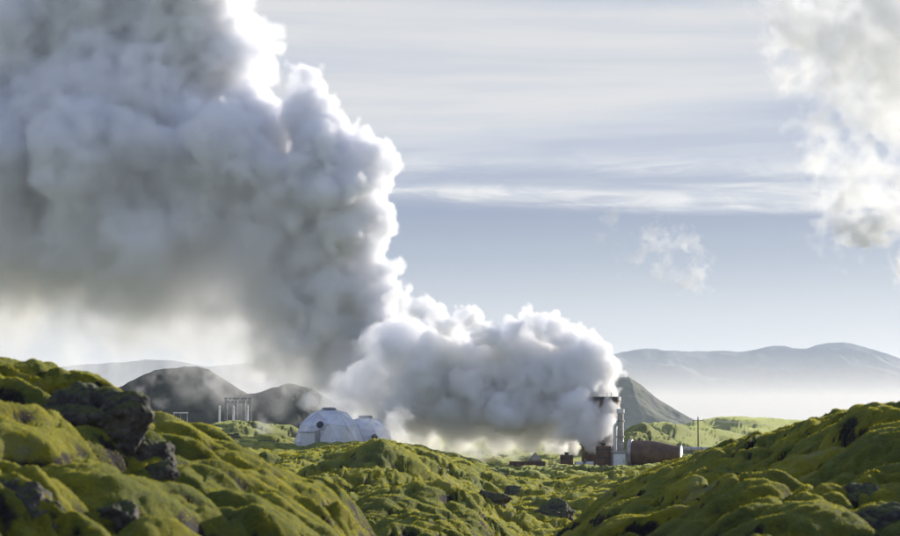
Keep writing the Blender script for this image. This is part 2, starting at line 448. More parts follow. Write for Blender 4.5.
def tufts():
    """short backlit moss blades over the near slopes"""
    n = 2000000
    rg = np.random.default_rng(77)
    ang = np.radians(rg.uniform(-13.5, 13.5, n)); D = 9.5 * (170 / 9.5) ** rg.uniform(0, 1, n)
    X = D * np.sin(ang); Y = D * np.cos(ang)
    Z = moss_height(X, Y); e = .03
    gx = (moss_height(X + e, Y) - Z) / e; gy = (moss_height(X, Y + e) - Z) / e
    nrm = np.stack([-gx, -gy, np.ones(n)], -1); nrm /= np.linalg.norm(nrm, axis=1)[:, None]
    keep = nrm[:, 2] > .38; X, Y, Z, D, nrm = X[keep], Y[keep], Z[keep], D[keep], nrm[keep]; n = len(X)
    P = np.stack([X, Y, Z - .004], -1)
    side = rg.normal(size=(n, 3)); side -= (side * nrm).sum(1)[:, None] * nrm; side /= np.linalg.norm(side, axis=1)[:, None]
    up = nrm + rg.normal(size=(n, 3)) * .45; up /= np.linalg.norm(up, axis=1)[:, None]
    s_ = (D / 18) ** .8
    wd = (rg.uniform(.0022, .0045, n) * s_)[:, None]; hh = (rg.uniform(.007, .017, n) * s_)[:, None]
    Vt = np.stack([P - side * wd, P + side * wd, P + up * hh], 1).reshape(-1, 3)
    Ft = np.arange(3 * n).reshape(-1, 3)
    m, t = mat_new('moss_blade')
    out = t.node('ShaderNodeOutputMaterial'); pos = t.node('ShaderNodeNewGeometry').outputs['Position']
    a1 = t.noise(pos, 0.22, 4, 0.6, 0.4); a2 = t.noise(pos, 1.7, 6, 0.6, 0.3); a3 = t.noise(pos, 14.0, 6, 0.7)
    mx = t.math('ADD', t.math('MULTIPLY', a1, 0.75), t.math('ADD', t.math('MULTIPLY', a2, 0.4), t.math('ADD', t.math('MULTIPLY', a3, 0.2), -0.175)))
    c = moss_col(t, mx, t.noise(pos, 5.0, 3, .6))
    d = t.node('ShaderNodeBsdfDiffuse'); tr = t.node('ShaderNodeBsdfTranslucent'); t.l.new(c, d.inputs[0])
    t.l.new(t.mix(0.6, c, (0.60, 0.54, 0.02, 1)), tr.inputs[0])
    ms = t.node('ShaderNodeMixShader'); ms.inputs[0].default_value = .6
    t.l.new(d.outputs[0], ms.inputs[1]); t.l.new(tr.outputs[0], ms.inputs[2]); t.l.new(ms.outputs[0], out.inputs['Surface'])
    o = mesh_obj('moss', Vt, Ft, m)
    o['kind'] = 'stuff'; o['label'] = 'short woolly moss on the near slopes'
    print('tufts', n, round(time.time() - T0, 1))
tufts()

def ground_z(x, y):
    return float(moss_height(np.array([float(x)]), np.array([float(y)]))[0])

# ---------------------------------------------------------------- hills and mountains
def hill_mat(name, stops, scale, rock=(0.06, 0.055, 0.05)):
    m, t = mat_new(name)
    out = t.node('ShaderNodeOutputMaterial'); p = t.node('ShaderNodeBsdfPrincipled')
    geo = t.node('ShaderNodeNewGeometry'); pos = geo.outputs['Position']
    a = t.noise(pos, scale, 8, 0.62, 0.5); b_ = t.noise(pos, scale * 9, 6, 0.65)
    c = t.ramp(t.math('ADD', t.math('MULTIPLY', a, 0.7), t.math('MULTIPLY', b_, 0.3)), stops)
    nz = t.node('ShaderNodeSeparateXYZ'); t.l.new(geo.outputs['Normal'], nz.inputs[0])
    c = t.mix(t.mapr(t.math('ADD', nz.outputs[2], t.math('MULTIPLY', t.math('SUBTRACT', b_, .5), .5)), 0.86, 0.70), c, (*rock, 1))
    t.l.new(c, p.inputs['Base Color']); p.inputs['Roughness'].default_value = 0.95; p.inputs['Specular IOR Level'].default_value = 0.1
    bu = t.node('ShaderNodeBump'); bu.inputs['Strength'].default_value = 0.6; bu.inputs['Distance'].default_value = 0.4 / scale * 0.05
    t.l.new(b_, bu.inputs['Height']); t.l.new(bu.outputs[0], p.inputs['Normal'])
    t.l.new(p.outputs[0], out.inputs['Surface'])
    return m

def ridge(name, prof, D, depth, mat, nscale, namp, zb=-9, nx=420, ny=150, label=None, skew=0.5):
    xs = [at(a, b, D).x for a, b in prof]; zs = [at(a, b, D).z for a, b in prof]
    x = np.linspace(xs[0], xs[-1], nx); v = np.linspace(-1, 1, ny)
    Xg, Vg = np.meshgrid(x, v)
    top = np.interp(Xg, xs, zs)
    warp = namp * .9 * fbm(Xg / nscale / 2.5 + 3, Vg * depth / nscale / 2.5, 3)
    shape = np.where(Vg < 0, 1 - np.abs(Vg) ** 1.25, 1 - np.abs(Vg) ** 1.6)
    Z = zb + (top - zb) * shape
    er = (1 - np.abs(fbm(Xg / nscale + 5, Vg * depth / nscale * .55, 5)) * 1.6)
    Z = Z + namp * (er - .7) * np.clip(shape * 1.3, 0, 1) * (.35 + .65 * np.clip(np.abs(Vg) * 4, 0, 1)) + warp * shape * np.clip(np.abs(Vg) * 3, 0, 1)
    Yg = D + Vg * depth + namp * .8 * fbm(Xg / nscale, Vg * 2, 2)
    i = np.arange(ny - 1)[:, None] * nx; j = np.arange(nx - 1)[None]
    Fq = np.stack([i + j, i + j + 1, i + j + 1 + nx, i + j + nx], -1).reshape(-1, 4)
    o = mesh_obj(name, np.stack([Xg, Yg, Z], -1).reshape(-1, 3), Fq, mat, smooth=True)
    o['kind'] = 'structure'
    if label: o['label'] = label
    return o

dark_hill = hill_mat('volcanic_hill', [(0.3, (0.045, 0.045, 0.038)), (0.5, (0.075, 0.075, 0.05)), (0.7, (0.11, 0.11, 0.06))], 0.03)
green_hill = hill_mat('mossy_hill', [(0.3, (0.06, 0.06, 0.04)), (0.5, (0.10, 0.11, 0.055)), (0.7, (0.15, 0.15, 0.07))], 0.012)
far_mat = hill_mat('far_mountain', [(0.3, (0.025, 0.03, 0.04)), (0.5, (0.045, 0.048, 0.055)), (0.7, (0.075, 0.072, 0.07))], 0.0012)

ridge('hill', [(20, 440), (80, 412), (105, 398), (122, 386), (140, 376), (158, 370), (176, 368), (195, 366), (208, 370), (220, 377), (232, 384), (248, 391), (262, 387), (285, 384), (310, 387), (332, 402), (352, 418), (380, 436), (400, 446)],
      600, 55, dark_hill, 22, 3.2, label='dark volcanic hill behind the drifting steam')
ridge('hill', [(430, 440), (500, 415), (560, 388), (600, 380), (618, 377), (628, 376), (640, 384), (655, 397), (675, 410), (690, 419), (703, 424), (716, 431), (740, 440)],
      2900, 260, green_hill, 110, 10, label='hazy slope falling to the right behind the pipes')
ridge('mountains', [(-200, 380), (0, 372), (150, 360), (300, 366), (420, 358), (520, 352), (560, 350), (590, 352), (620, 351), (645, 349.5), (660, 349), (690, 352), (722, 351.5), (745, 351),
                    (765, 347.5), (785, 345.5), (805, 347), (825, 344), (840, 343), (852, 344.5), (870, 350), (900, 358), (960, 366), (1060, 380), (1200, 395)],
      9000, 1500, far_mat, 420, 45, zb=-40, nx=700, label='long flat-topped mountain range fading into haze')

# ---------------------------------------------------------------- lava rocks
lava, t = mat_new('lava')
out = t.node('ShaderNodeOutputMaterial'); p = t.node('ShaderNodeBsdfPrincipled')
tcn = t.node('ShaderNodeTexCoord'); o_ = tcn.outputs['Object']
geo = t.node('ShaderNodeNewGeometry')
a = t.noise(o_, 3.0, 8, 0.68, 0.3); b_ = t.noise(o_, 22.0, 6, 0.7)
c = t.ramp(t.math('ADD', t.math('MULTIPLY', a, .55), t.math('MULTIPLY', b_, .45)), [(0.38, (0.022, 0.019, 0.018)), (0.50, (0.070, 0.061, 0.055)), (0.60, (0.16, 0.145, 0.13)), (0.70, (0.32, 0.30, 0.27))])
nz = t.node('ShaderNodeSeparateXYZ'); t.l.new(geo.outputs['Normal'], nz.inputs[0])
cover = t.mapr(t.math('ADD', nz.outputs[2], t.math('MULTIPLY', t.math('SUBTRACT', a, .5), 1.6)), 0.50, 0.72)
c = t.mix(cover, c, t.ramp(b_, [(0.35, (0.04, 0.05, 0.014)), (0.65, (0.12, 0.13, 0.03))]))
t.l.new(c, p.inputs['Base Color']); p.inputs['Roughness'].default_value = 0.85
bu = t.node('ShaderNodeBump'); bu.inputs['Strength'].default_value = 1.0; bu.inputs['Distance'].default_value = 0.04
t.l.new(b_, bu.inputs['Height']); t.l.new(bu.outputs[0], p.inputs['Normal'])
t.l.new(p.outputs[0], out.inputs['Surface'])

_bm = bmesh.new(); bmesh.ops.create_icosphere(_bm, subdivisions=6, radius=1.0)
ICO_V = np.array([v.co[:] for v in _bm.verts], np.float32); ICO_F = np.array([[v.index for v in f.verts] for f in _bm.faces], np.int32); _bm.free()

def hit(px, py, d0=6.0, d1=420.0):
    """first ground point met by the sight line through that photo pixel"""
    d = d0 * (d1 / d0) ** np.linspace(0, 1, 1500)
    q = at(px, py, 1.0)
    X, Y, Z = q.x * d, q.y * d, q.z * d
    g = moss_height(X, Y)
    k = int(np.argmax(Z < g)) if (Z < g).any() else len(d) - 1
    return Vector((X[k], Y[k], g[k]))

def rock(px, py, size, label, seed, sink=0.3, rz=0.0, D=None):
    """size: width, depth, height in metres"""
    q = hit(px, py) if D is None else Vector((at(px, py, D).x, D, ground_z(at(px, py, D).x, D)))
    rg = np.random.default_rng(seed); off = rg.uniform(0, 60, 3)
    v = ICO_V.copy(); u = v * 1.0
    # broken blocks: planes cut the ball, then rough crust
    for _ in range(13):
        n = rg.normal(size=3); n /= np.linalg.norm(n); k = rg.uniform(.55, .9)
        s = v @ n; v = v - np.clip(s - k, 0, None)[:, None] * n * .9
    nn = vnoise3(*(u[:, i] * 1.7 + off[i] for i in range(3))) * .26 + vnoise3(*(u[:, i] * 4.1 + off[i] for i in range(3))) * .12 \
        + (1 - np.abs(vnoise3(*(u[:, i] * 8.3 + off[i] for i in range(3))) * 2)) * .045 + vnoise3(*(u[:, i] * 18. + off[i] for i in range(3))) * .022 - (np.abs(vnoise3(*(u[:, i] * 13. + off[i] + 7 for i in range(3)))) < .07) * .02 + vnoise3(*(u[:, i] * 40. + off[i] for i in range(3))) * .008
    v = v * (1 + nn[:, None])
    v = v * np.array(size) / 2
    o = mesh_obj('lava_rock', v, ICO_F, lava, smooth=True)
    o.location = q + Vector((0, size[1] * .42, size[2] * (.5 - sink) * .6 - size[2] * .30)); o.rotation_euler = (0, 0, rz)
    tag(o, label, 'rock')
    o['group'] = 'dark lava rocks among the moss'
    return o

rock(86, 425, (.95, .9, .78), 'large black lava boulder high on the left moss hill', 1, .25)
rock(133, 458, (.50, .5, .46), 'dark rock below the large black boulder, under bright moss', 2, .3)
rock(150, 474, (.36, .4, .34), 'small dark rock lower down the slope from the large boulder', 3, .3)
rock(10, 520, (.62, .6, .50), 'black rock at the bottom left corner', 4, .3)
rock(104, 528, (.44, .5, .34), 'dark rock in the hollow right of the bottom left corner', 5, .35)
rock(516, 496, (1.9, 1.8, 1.9), 'dark grey lava block in the gap between the two moss slopes', 6, .3)
rock(549, 515, (1.7, 1.5, 1.4), 'lower dark lava block at the foot of the right slope', 7, .3)
rock(487, 499, (1.5, 1.3, .8), 'broad dark rock half under moss left of the gap', 8, .35)
rock(492, 467, (3.0, 2.2, 1.1), 'dark rock on the skyline left of the rusty platform', 10, .3, D=140)
rock(885, 532, (.95, .8, .52), 'grey rough rock at the bottom right corner', 11, .3)
rock(872, 497, (.55, .5, .40), 'black rock in the shaded hollow of the right slope', 13, .35)
rock(232, 437, (2.2, 1.8, 1.1), 'rugged dark rock in the hazy field left of the dome', 16, .2, D=262)
rock(266, 437, (2.6, 1.8, 1.0), 'flat dark rock nearest the dome in the hazy field', 17, .2, D=255)
rock(210, 440, (1.8, 1.8, 1.0), 'small dark rock at the left end of the hazy rocks', 18, .2, D=262)

# ---------------------------------------------------------------- the geodesic dome
alu = simple_mat('aluminium_panel', (0.70, 0.71, 0.73), 0.45, 0.1, .22, .9, bump=.05)
alu_light = simple_mat('pale_panel', (0.72, 0.73, 0.74), 0.5, 0.1, .1, 1.5, bump=.03)
seam = simple_mat('aluminium_seam', (0.66, 0.67, 0.70), 0.35, 0.5, .1, 2, bump=0)
hole = simple_mat('dark_opening', (0.02, 0.02, 0.024), 0.7, 0, .1, 2, bump=0)
rust = simple_mat('rusty_steel', (0.17, 0.100, 0.056), 0.7, 0.05, .5, 1.1, dirt=(0.095, 0.055, 0.034), bump=.25)
rust_red = simple_mat('red_brown_paint', (0.16, 0.080, 0.046), 0.65, 0.0, .4, 1.4, dirt=(0.08, 0.042, 0.028), bump=.15)
silver = simple_mat('silver_cladding', (0.50, 0.49, 0.48), 0.5, 0.25, .3, 1.4, dirt=(0.30, 0.27, 0.24), bump=.08)
greym = simple_mat('grey_steel', (0.30, 0.31, 0.34), 0.5, 0.3, .25, 2, bump=.05)
white = simple_mat('white_paint', (0.78, 0.78, 0.76), 0.5, 0, .12, 2, bump=.03)
beige = simple_mat('weathered_beige', (0.46, 0.40, 0.32), 0.8, 0, .3, 1.6, bump=.1)
wood = simple_mat('grey_wood', (0.16, 0.13, 0.10), 0.85, 0, .3, 3, bump=.1)
darkm = simple_mat('dark_steel', (0.05, 0.05, 0.055), 0.6, 0.2, .2, 2, bump=.03)

from mathutils import Euler
def geodesic(px, half, top_py, D, rz, label, vents, with_door):
    dc = at(px, 445, D); dz = ground_z(dc.x, dc.y) - .3
    dome = thing('geodesic_dome', label, 'dome', (dc.x, dc.y, dz), rz, 'silver geodesic domes on the moss')
    RX = half / F * D; RZ = at(px, top_py, D).z - dz
    bm = bmesh.new(); bmesh.ops.create_icosphere(bm, subdivisions=2, radius=1.0)
    bmesh.ops.bisect_plane(bm, geom=bm.verts[:] + bm.edges[:] + bm.faces[:], plane_co=(0, 0, -.18), plane_no=(0, 0, 1), clear_inner=True)
    for v in bm.verts:
        v.co = Vector((v.co.x * RX, v.co.y * RX, (v.co.z + .18) / 1.18 * RZ))
    sb = bmesh.new()
    for e in bm.edges: rod(sb, e.verts[0].co * 1.004, e.verts[1].co * 1.004, .028, seg=6)
    for v in bm.verts: rod(sb, v.co * 1.0, v.co * 1.02, .08, .06, 8)
    bm_obj('shell', bm, alu, dome)
    bm_obj('seam_frame', sb, alu, dome)
    bm = bmesh.new(); lathe(bm, [(RX * .99, 0), (RX * 1.03, 0), (RX * 1.03, .35), (RX * .985, .38)], 64)
    bm_obj('base_ring', bm, seam, dome)
    def dome_pt(a, h):
        zz = h / RZ * 1.18 - .18; r = math.sqrt(max(0, 1 - zz * zz)) * RX
        n = Vector((math.sin(a) * r / RX, -math.cos(a) * r / RX, zz * RX / RZ)).normalized()
        return Vector((r * math.sin(a), -r * math.cos(a), h)), n
    for a, h, r in vents:
        q, n = dome_pt(a - rz, h)
        bm = bmesh.new(); rod(bm, q - n * .2, q + n * .22, r * 1.1, r * 1.1, 28)
        v_ = bm_obj('vent', bm, seam, dome)
        bm = bmesh.new(); rod(bm, q + n * .2, q + n * .245, r * .95, r * .95, 28)
        bm_obj('opening', bm, hole, v_)
        bm = bmesh.new()
        for k in (-.5, 0, .5):
            c_ = q + n * .26; t1 = n.cross(Vector((0, 0, 1))).normalized(); t2 = n.cross(t1)
            rod(bm, c_ + t2 * k * r - t1 * r * .8, c_ + t2 * k * r + t1 * r * .8, .02, seg=5)
        bm_obj('louvre', bm, greym, v_)
    if with_door:
        q, n = dome_pt(-.50 - rz, .7)
        n = Vector((n.x, n.y, 0)).normalized(); rzq = math.atan2(n.x, -n.y); sd = Vector((-n.y, n.x, 0))
        bm = bmesh.new(); box(bm, Vector((q.x, q.y, .78)) + n * .22, (1.75, .5, 1.56), Euler((0, 0, rzq)))
        dr = bm_obj('door', bm, alu_light, dome, bevel=.03)
        bm = bmesh.new()
        box(bm, Vector((q.x, q.y, .85)) + n * .24 + sd * 1.0, (.22, .62, 1.9), Euler((0, 0, rzq)))
        box(bm, Vector((q.x, q.y, 1.64)) + n * .24, (2.1, .6, .1), Euler((0, 0, rzq)))
        bm_obj('door_frame', bm, greym, dr)
        for k in range(6):
            bm = bmesh.new(); box(bm, Vector((q.x, q.y, .78)) + n * .475 + sd * (-.72 + k * .29), (.03, .03, 1.45), Euler((0, 0, rzq))); bm_obj('rib', bm, seam, dr)
    bm = bmesh.new(); lathe(bm, [(.75, RZ - .14), (.78, RZ - .03), (.5, RZ + .06), (.12, RZ + .07)], 10); bm_obj('cap', bm, greym, dome)
geodesic(329, 34.5, 408, 218, .35, 'larger silver geodesic dome with a pale door and a round vent', ((-.22, 2.3, .40),), True)
geodesic(365.5, 27, 416, 222, .1, 'smaller silver dome behind the right side of the larger one, veiled by steam', ((.35, 1.2, .38),), False)

# ---------------------------------------------------------------- the well head
PX = 240 / F
def wz(x, y): return ground_z(x, y)
def spot(px, D=240, sink=.15):
    q = at(px, 428, D); return Vector((q.x, D, ground_z(q.x, D) - sink))

# tapered horizontal vessel with a silver collar
q = at(652, 454, 239)
ves = thing('tapered_vessel', 'long brown tapered steel vessel lying on saddles, silver collar at its left end', 'vessel', q, R(-14))
bm = bmesh.new(); lathe(bm, [(.3, -2.75), (1.2, -2.72), (1.46, -2.55), (1.5, -2.3), (1.5, -.1), (1.42, .5), (1.12, 1.8), (.92, 2.7), (.84, 3.1), (.8, 3.3)], 56, 'X'); bm_obj('body', bm, rust, ves, smooth=True)
for x_ in (-.9, .45, 1.9):
    pass
bm = bmesh.new(); lathe(bm, [(1.5, -2.62), (1.66, -2.62), (1.66, -2.2), (1.5, -2.2)], 56, 'X'); bm_obj('collar', bm, silver, ves)
bm = bmesh.new(); lathe(bm, [(.84, 3.18), (1.0, 3.18), (1.0, 3.34), (.3, 3.34)], 40, 'X'); bm_obj('flange', bm, silver, ves)
for x_ in (-1.7, 1.2):
    bm = bmesh.new(); box(bm, (x_, 0, -1.55), (.35, 1.9, 1.2)); box(bm, (x_, 0, -2.1), (.7, 2.2, .25)); bm_obj('saddle', bm, greym, ves)
for x_ in (-1.4, -.2):
    bm = bmesh.new(); lathe(bm, [(.11, 1.4), (.11, 1.72), (.2, 1.72), (.2, 1.8)], 20)
    for v in bm.verts: v.co.x += x_
    bm_obj('nozzle', bm, darkm, ves)

# pale pipe running off to the right
a = at(678, 449.0, 240.6); b = at(712, 449.8, 243)
pp = thing('steam_pipe', 'pale clad pipe running right from the narrow end of the brown vessel', 'pipe', a)
bm = bmesh.new(); rod(bm, (0, 0, 0), b - a, .27, .27, 24); bm_obj('cladding', bm, silver, pp, smooth=False)
for k in (.05, .33, .66):
    bm = bmesh.new(); c_ = (b - a) * k; rod(bm, c_, c_ + (b - a).normalized() * .12, .31, .31, 24)
    bm_obj('band', bm, greym, pp)
for k in (.25, .8):
    c_ = (b - a) * k; bm = bmesh.new(); box(bm, c_ + Vector((0, 0, -1.2)), (.18, .18, 2.0)); box(bm, c_ + Vector((0, 0, -.3)), (.5, .5, .08)); bm_obj('support', bm, greym, pp)

# pale vertical vent stack
q = spot(620.5, 238.5)
hgt = at(620.5, 409, 238.5).z - q.z
st = thing('vent_stack', 'tall pale vertical stack at the right edge of the steam', 'stack', q)
bm = bmesh.new(); lathe(bm, [(.40, 0), (.40, hgt * .45), (.34, hgt * .5), (.33, hgt - .5)], 28); bm_obj('pipe', bm, silver, st, smooth=False)
bm = bmesh.new(); lathe(bm, [(.33, hgt - .5), (.44, hgt - .45), (.44, hgt), (.36, hgt)], 28); bm_obj('collar', bm, white, st)
bm = bmesh.new(); rod(bm, (-.62, .2, .8), (-.62, .2, hgt * .72), .2, .2, 18); rod(bm, (-.62, .2, hgt * .72), (-.2, 0, hgt * .8), .2, .16, 18); bm_obj('side_pipe', bm, alu_light, st)
for k in (.2, .55, .8):
    bm = bmesh.new(); lathe(bm, [(.36, hgt * k), (.47, hgt * k), (.47, hgt * k + .1), (.36, hgt * k + .1)], 28); bm_obj('flange', bm, greym, st)

# grey cabinet in front of the stack foot
q = spot(618.5, 236.2)
cb = thing('steel_cabinet', 'square grey steel cabinet before the foot of the pale stack', 'cabinet', q, R(4))
ch = at(618, 452.5, 236.2).z - q.z
bm = bmesh.new(); box(bm, (0, 0, ch / 2), (1.5, .9, ch)); bm_obj('body', bm, greym, cb, bevel=.03)
bm = bmesh.new(); box(bm, (0, -.47, ch * .52), (1.3, .04, ch * .8)); d_ = bm_obj('door', bm, alu, cb, bevel=.01)
bm = bmesh.new(); box(bm, (.5, -.51, ch * .5), (.05, .05, .25)); bm_obj('handle', bm, darkm, d_)
bm = bmesh.new(); box(bm, (0, 0, ch + .04), (1.62, 1.02, .08)); bm_obj('roof', bm, silver, cb)

# silencer tank mostly swallowed by the steam
q = spot(600, 244.5)
hgt = at(600, 397, 244.5).z - q.z
tk = thing('silencer_tank', 'tall brown silencer tank with a dark rim, mostly hidden in steam', 'tank', q)
bm = bmesh.new(); lathe(bm, [(2.15, 0), (2.15, hgt * .3), (2.3, hgt * .34), (2.3, hgt - .4), (2.0, hgt - .4), (1.9, hgt - .7)], 56); bm_obj('shell', bm, rust, tk, smooth=False)
bm = bmesh.new(); lathe(bm, [(2.3, hgt - .45), (2.42, hgt - .45), (2.42, hgt), (2.2, hgt), (2.2, hgt - .4)], 56); bm_obj('rim', bm, darkm, tk)
for k in (.33, .66):
    bm = bmesh.new(); lathe(bm, [(2.2, hgt * k), (2.4, hgt * k), (2.4, hgt * k + .14), (2.2, hgt * k + .14)], 56); bm_obj('band', bm, darkm, tk)
bm = bmesh.new()
for s_ in (-.22, .22): rod(bm, (s_ + .9, -2.5, 0), (s_ + .9, -2.5, hgt + .5), .035, seg=8)
for k in range(int(hgt / .35)): rod(bm, (.68, -2.5, .3 + k * .35), (1.12, -2.5, .3 + k * .35), .025, seg=6)
bm_obj('ladder', bm, greym, tk)

def drum(px, D, w_, top_py, label, mat, bands=3):
    q = spot(px, D); h_ = at(px, top_py, D).z - q.z; r = w_ / 2
    t_ = thing('steel_drum', label, 'drum', q)
    bm = bmesh.new(); lathe(bm, [(r * .97, 0), (r, .06), (r, h_ - .1), (r * .92, h_)], 40); bm_obj('body', bm, mat, t_, smooth=False)
    for k in range(bands):
        z_ = h_ * (k + .5) / bands
        bm = bmesh.new(); lathe(bm, [(r * .99, z_), (r * 1.045, z_), (r * 1.045, z_ + .1), (r * .99, z_ + .1)], 40); bm_obj('band', bm, darkm, t_)
    bm = bmesh.new(); rod(bm, (0, 0, h_ - .02), (0, 0, h_ + .25), r * .3, r * .3, 20); rod(bm, (0, 0, h_ + .22), (0, 0, h_ + .3), r * .42, r * .42, 20); bm_obj('lid', bm, darkm, t_)
    return t_
drum(603.5, 238.6, 1.75, 446, 'wide rusty drum standing directly left of the grey cabinet', rust)
drum(566.5, 238.0, 1.45, 455, 'narrower rusty drum standing alone left of the white panels', rust_red, 2)

# white panels and a dark post between the drums
for px, lab in ((579, 'white upright panel left of the dark post'), (589.5, 'white upright panel right of the dark post')):
    q = spot(px, 238); h_ = at(px, 461.5, 238).z - q.z
    t_ = thing('sheet_barrier', lab, 'barrier', q, 0, 'white panels between the rusty drums')
    bm = bmesh.new(); box(bm, (0, 0, h_ / 2 + .1), (.86, .07, h_ - .2)); bm_obj('sheet', bm, white, t_, bevel=.01)
    for s_ in (-.46, .46):
        bm = bmesh.new(); box(bm, (s_, 0, h_ / 2), (.07, .1, h_)); bm_obj('post', bm, greym, t_)
q = spot(584.2, 237.3); h_ = at(584, 459.5, 237.3).z - q.z
t_ = thing('bollard', 'short dark post between the two white panels', 'post', q)
bm = bmesh.new(); lathe(bm, [(.13, 0), (.13, h_ - .12), (.08, h_)], 16); bm_obj('post', bm, darkm, t_)
bm = bmesh.new(); lathe(bm, [(.135, h_ * .6), (.15, h_ * .6), (.15, h_ * .6 + .15), (.135, h_ * .6 + .15)], 16); bm_obj('collar', bm, greym, t_)

# platform with rail, trough and little peaked hood
q = spot(534, 233); top = at(534, 467.5, 233).z
pf = thing('steel_platform', 'low beige platform with a railing beside the rusty drums', 'platform', (q.x, q.y, top))
bm = bmesh.new(); box(bm, (0, 0, -.12), (5.7, 2.2, .24)); bm_obj('deck', bm, beige, pf, bevel=.02)
bm = bmesh.new(); box(bm, (0, -1.14, -.3), (5.72, .08, .42)); bm_obj('fascia', bm, beige, pf)
for x_ in (-2.7, -.9, .9, 2.7):
    for y_ in (-1.0, 1.0):
        bm = bmesh.new(); box(bm, (x_, y_, -1.0), (.16, .16, 1.5)); bm_obj('leg', bm, greym, pf)
bm = bmesh.new()
for x_ in np.linspace(1.55, 2.8, 4): rod(bm, (x_, -1.05, 0), (x_, -1.05, .72), .035, seg=8)
for z_ in (.36, .72): rod(bm, (1.5, -1.05, z_), (2.82, -1.05, z_), .035, seg=8)
bm_obj('railing', bm, beige, pf)
tr = thing('open_trough', 'long red-brown trough lying on the beige platform', 'trough', (q.x - .75, q.y, top + .004))
bm = bmesh.new(); box(bm, (0, 0, .06), (3.9, 1.2, .1)); box(bm, (0, -.58, .36), (3.9, .06, .6)); box(bm, (0, .58, .36), (3.9, .06, .6)); box(bm, (-1.93, 0, .36), (.06, 1.1, .6)); box(bm, (1.93, 0, .36), (.06, 1.1, .6))
bm_obj('body', bm, rust_red, tr)
for x_ in (-1.4, -.5, .5, 1.4):
    bm = bmesh.new(); box(bm, (x_, -.64, .36), (.09, .06, .6)); bm_obj('rib', bm, darkm, tr)
hd = thing('peaked_hood', 'small pale hood with a pointed roof rising behind the brown trough', 'hood', (q.x + .15, q.y + .95, top + .004))
bm = bmesh.new(); box(bm, (0, 0, .42), (1.5, .25, .84)); bm_obj('wall', bm, beige, hd)
bm = bmesh.new(); rod(bm, (0, 0, .85), (0, 0, 1.62), 1.0, .06, 4); bmesh.ops.rotate(bm, verts=bm.verts[:], cent=(0, 0, 0), matrix=Matrix.Rotation(R(45), 3, 'Z')); bmesh.ops.scale(bm, vec=(1, .35, 1), verts=bm.verts[:]); bm_obj('roof', bm, beige, hd)

# small cabin on the green rise
q = at(664, 443, 322); q.z = max(ground_z(q.x, q.y), at(664, 444.5, 322).z) - .2
ca = thing('site_cabin', 'tiny white cabin with a sloping roof on the green rise behind the vessel', 'cabin', q, R(8))
ch = at(664, 440, 322).z - q.z
bm = bmesh.new(); box(bm, (0, 0, ch / 2), (1.7, 1.4, ch)); bm_obj('wall', bm, white, ca)
bm = bmesh.new(); box(bm, (0, -.05, ch + .22), (2.0, 1.8, .1), Euler((0, R(-14), 0))); bm_obj('roof', bm, silver, ca)
bm = bmesh.new(); box(bm, (-.3, -.71, ch * .5), (.5, .04, ch * .8)); bm_obj('door', bm, greym, ca)

# utility poles and wires
def pole(px, D, py, label):
    q = at(px, 428, D); q.z = ground_z(q.x, D) - .3; h_ = at(px, py, D).z - q.z
    t_ = thing('utility_pole', label, 'pole', q, R(20), 'wooden poles carrying the thin wires')
    bm = bmesh.new(); lathe(bm, [(.13, 0), (.08, h_), (.03, h_ + .05)], 14); bm_obj('post', bm, wood, t_)
    bm = bmesh.new(); box(bm, (0, 0, h_ - .45), (1.7, .09, .10)); bm_obj('crossarm', bm, wood, t_)
    for s_ in (-.85, 0, .85):
        bm = bmesh.new(); z0 = h_ - .38 if s_ else h_; lathe(bm, [(.03, z0), (.07, z0 + .08), (.05, z0 + .12), (.07, z0 + .16), (.03, z0 + .22)], 10)
        for v in bm.verts: v.co.x += s_
        bm_obj('insulator', bm, white, t_)
    return t_, h_
pa, ha = pole(698, 300, 417.5, 'thin wooden pole rising beside the pale pipe')
pb, hb = pole(905, 430, 419, 'wooden pole farther right that ends the wires')
for k, (s_, lab) in enumerate(((-.85, 'lower near wire sagging right from the wooden pole'), (.85, 'lower far wire sagging right from the wooden pole'))):
    a = pa.location + Vector((s_ * math.cos(R(20)), s_ * math.sin(R(20)), ha - .2)); b = pb.location + Vector((s_ * math.cos(R(20)), s_ * math.sin(R(20)), hb - .2))
    bm = bmesh.new(); pts = []
    for i in range(41):
        u_ = i / 40; c_ = a.lerp(b, u_); c_.z -= 1.1 * 4 * u_ * (1 - u_); pts.append(c_)
    for c_, d_ in zip(pts, pts[1:]): rod(bm, c_, d_, .013, seg=6)
    tag(bm_obj('overhead_wire', bm, darkm), lab, 'wire', 'wires strung from the wooden pole')

# switchyard far behind on the left
GD = 430
q = at(240, 428, GD); q.z = ground_z(q.x, GD) - .4
ga = thing('lattice_gantry', 'grey lattice gantry behind the three white posts', 'gantry', q)
gx = [(p_ - 240) / F * GD for p_ in (226, 236, 244, 250)]
zt = at(240, 398, GD).z - q.z
for x_ in gx:
    bm = bmesh.new()
    for s_ in (-.35, .35):
        rod(bm, (x_ + s_ * .6, s_, 0), (x_ + s_ * .5, s_ * .5, zt), .05, seg=6)
    n_ = 11
    for k in range(n_): rod(bm, (x_ - .2, -.3, zt * k / n_), (x_ + .2, .3, zt * (k + 1) / n_), .03, seg=5); rod(bm, (x_ + .2, .3, zt * k / n_), (x_ - .2, -.3, zt * (k + 1) / n_), .03, seg=5)
    bm_obj('leg', bm, greym, ga)
bm = bmesh.new()
for z_ in (zt - .9, zt):
    for y_ in (-.3, .3): rod(bm, (gx[0] - .4, y_, z_), (gx[-1] + .4, y_, z_), .06, seg=6)
n_ = 12
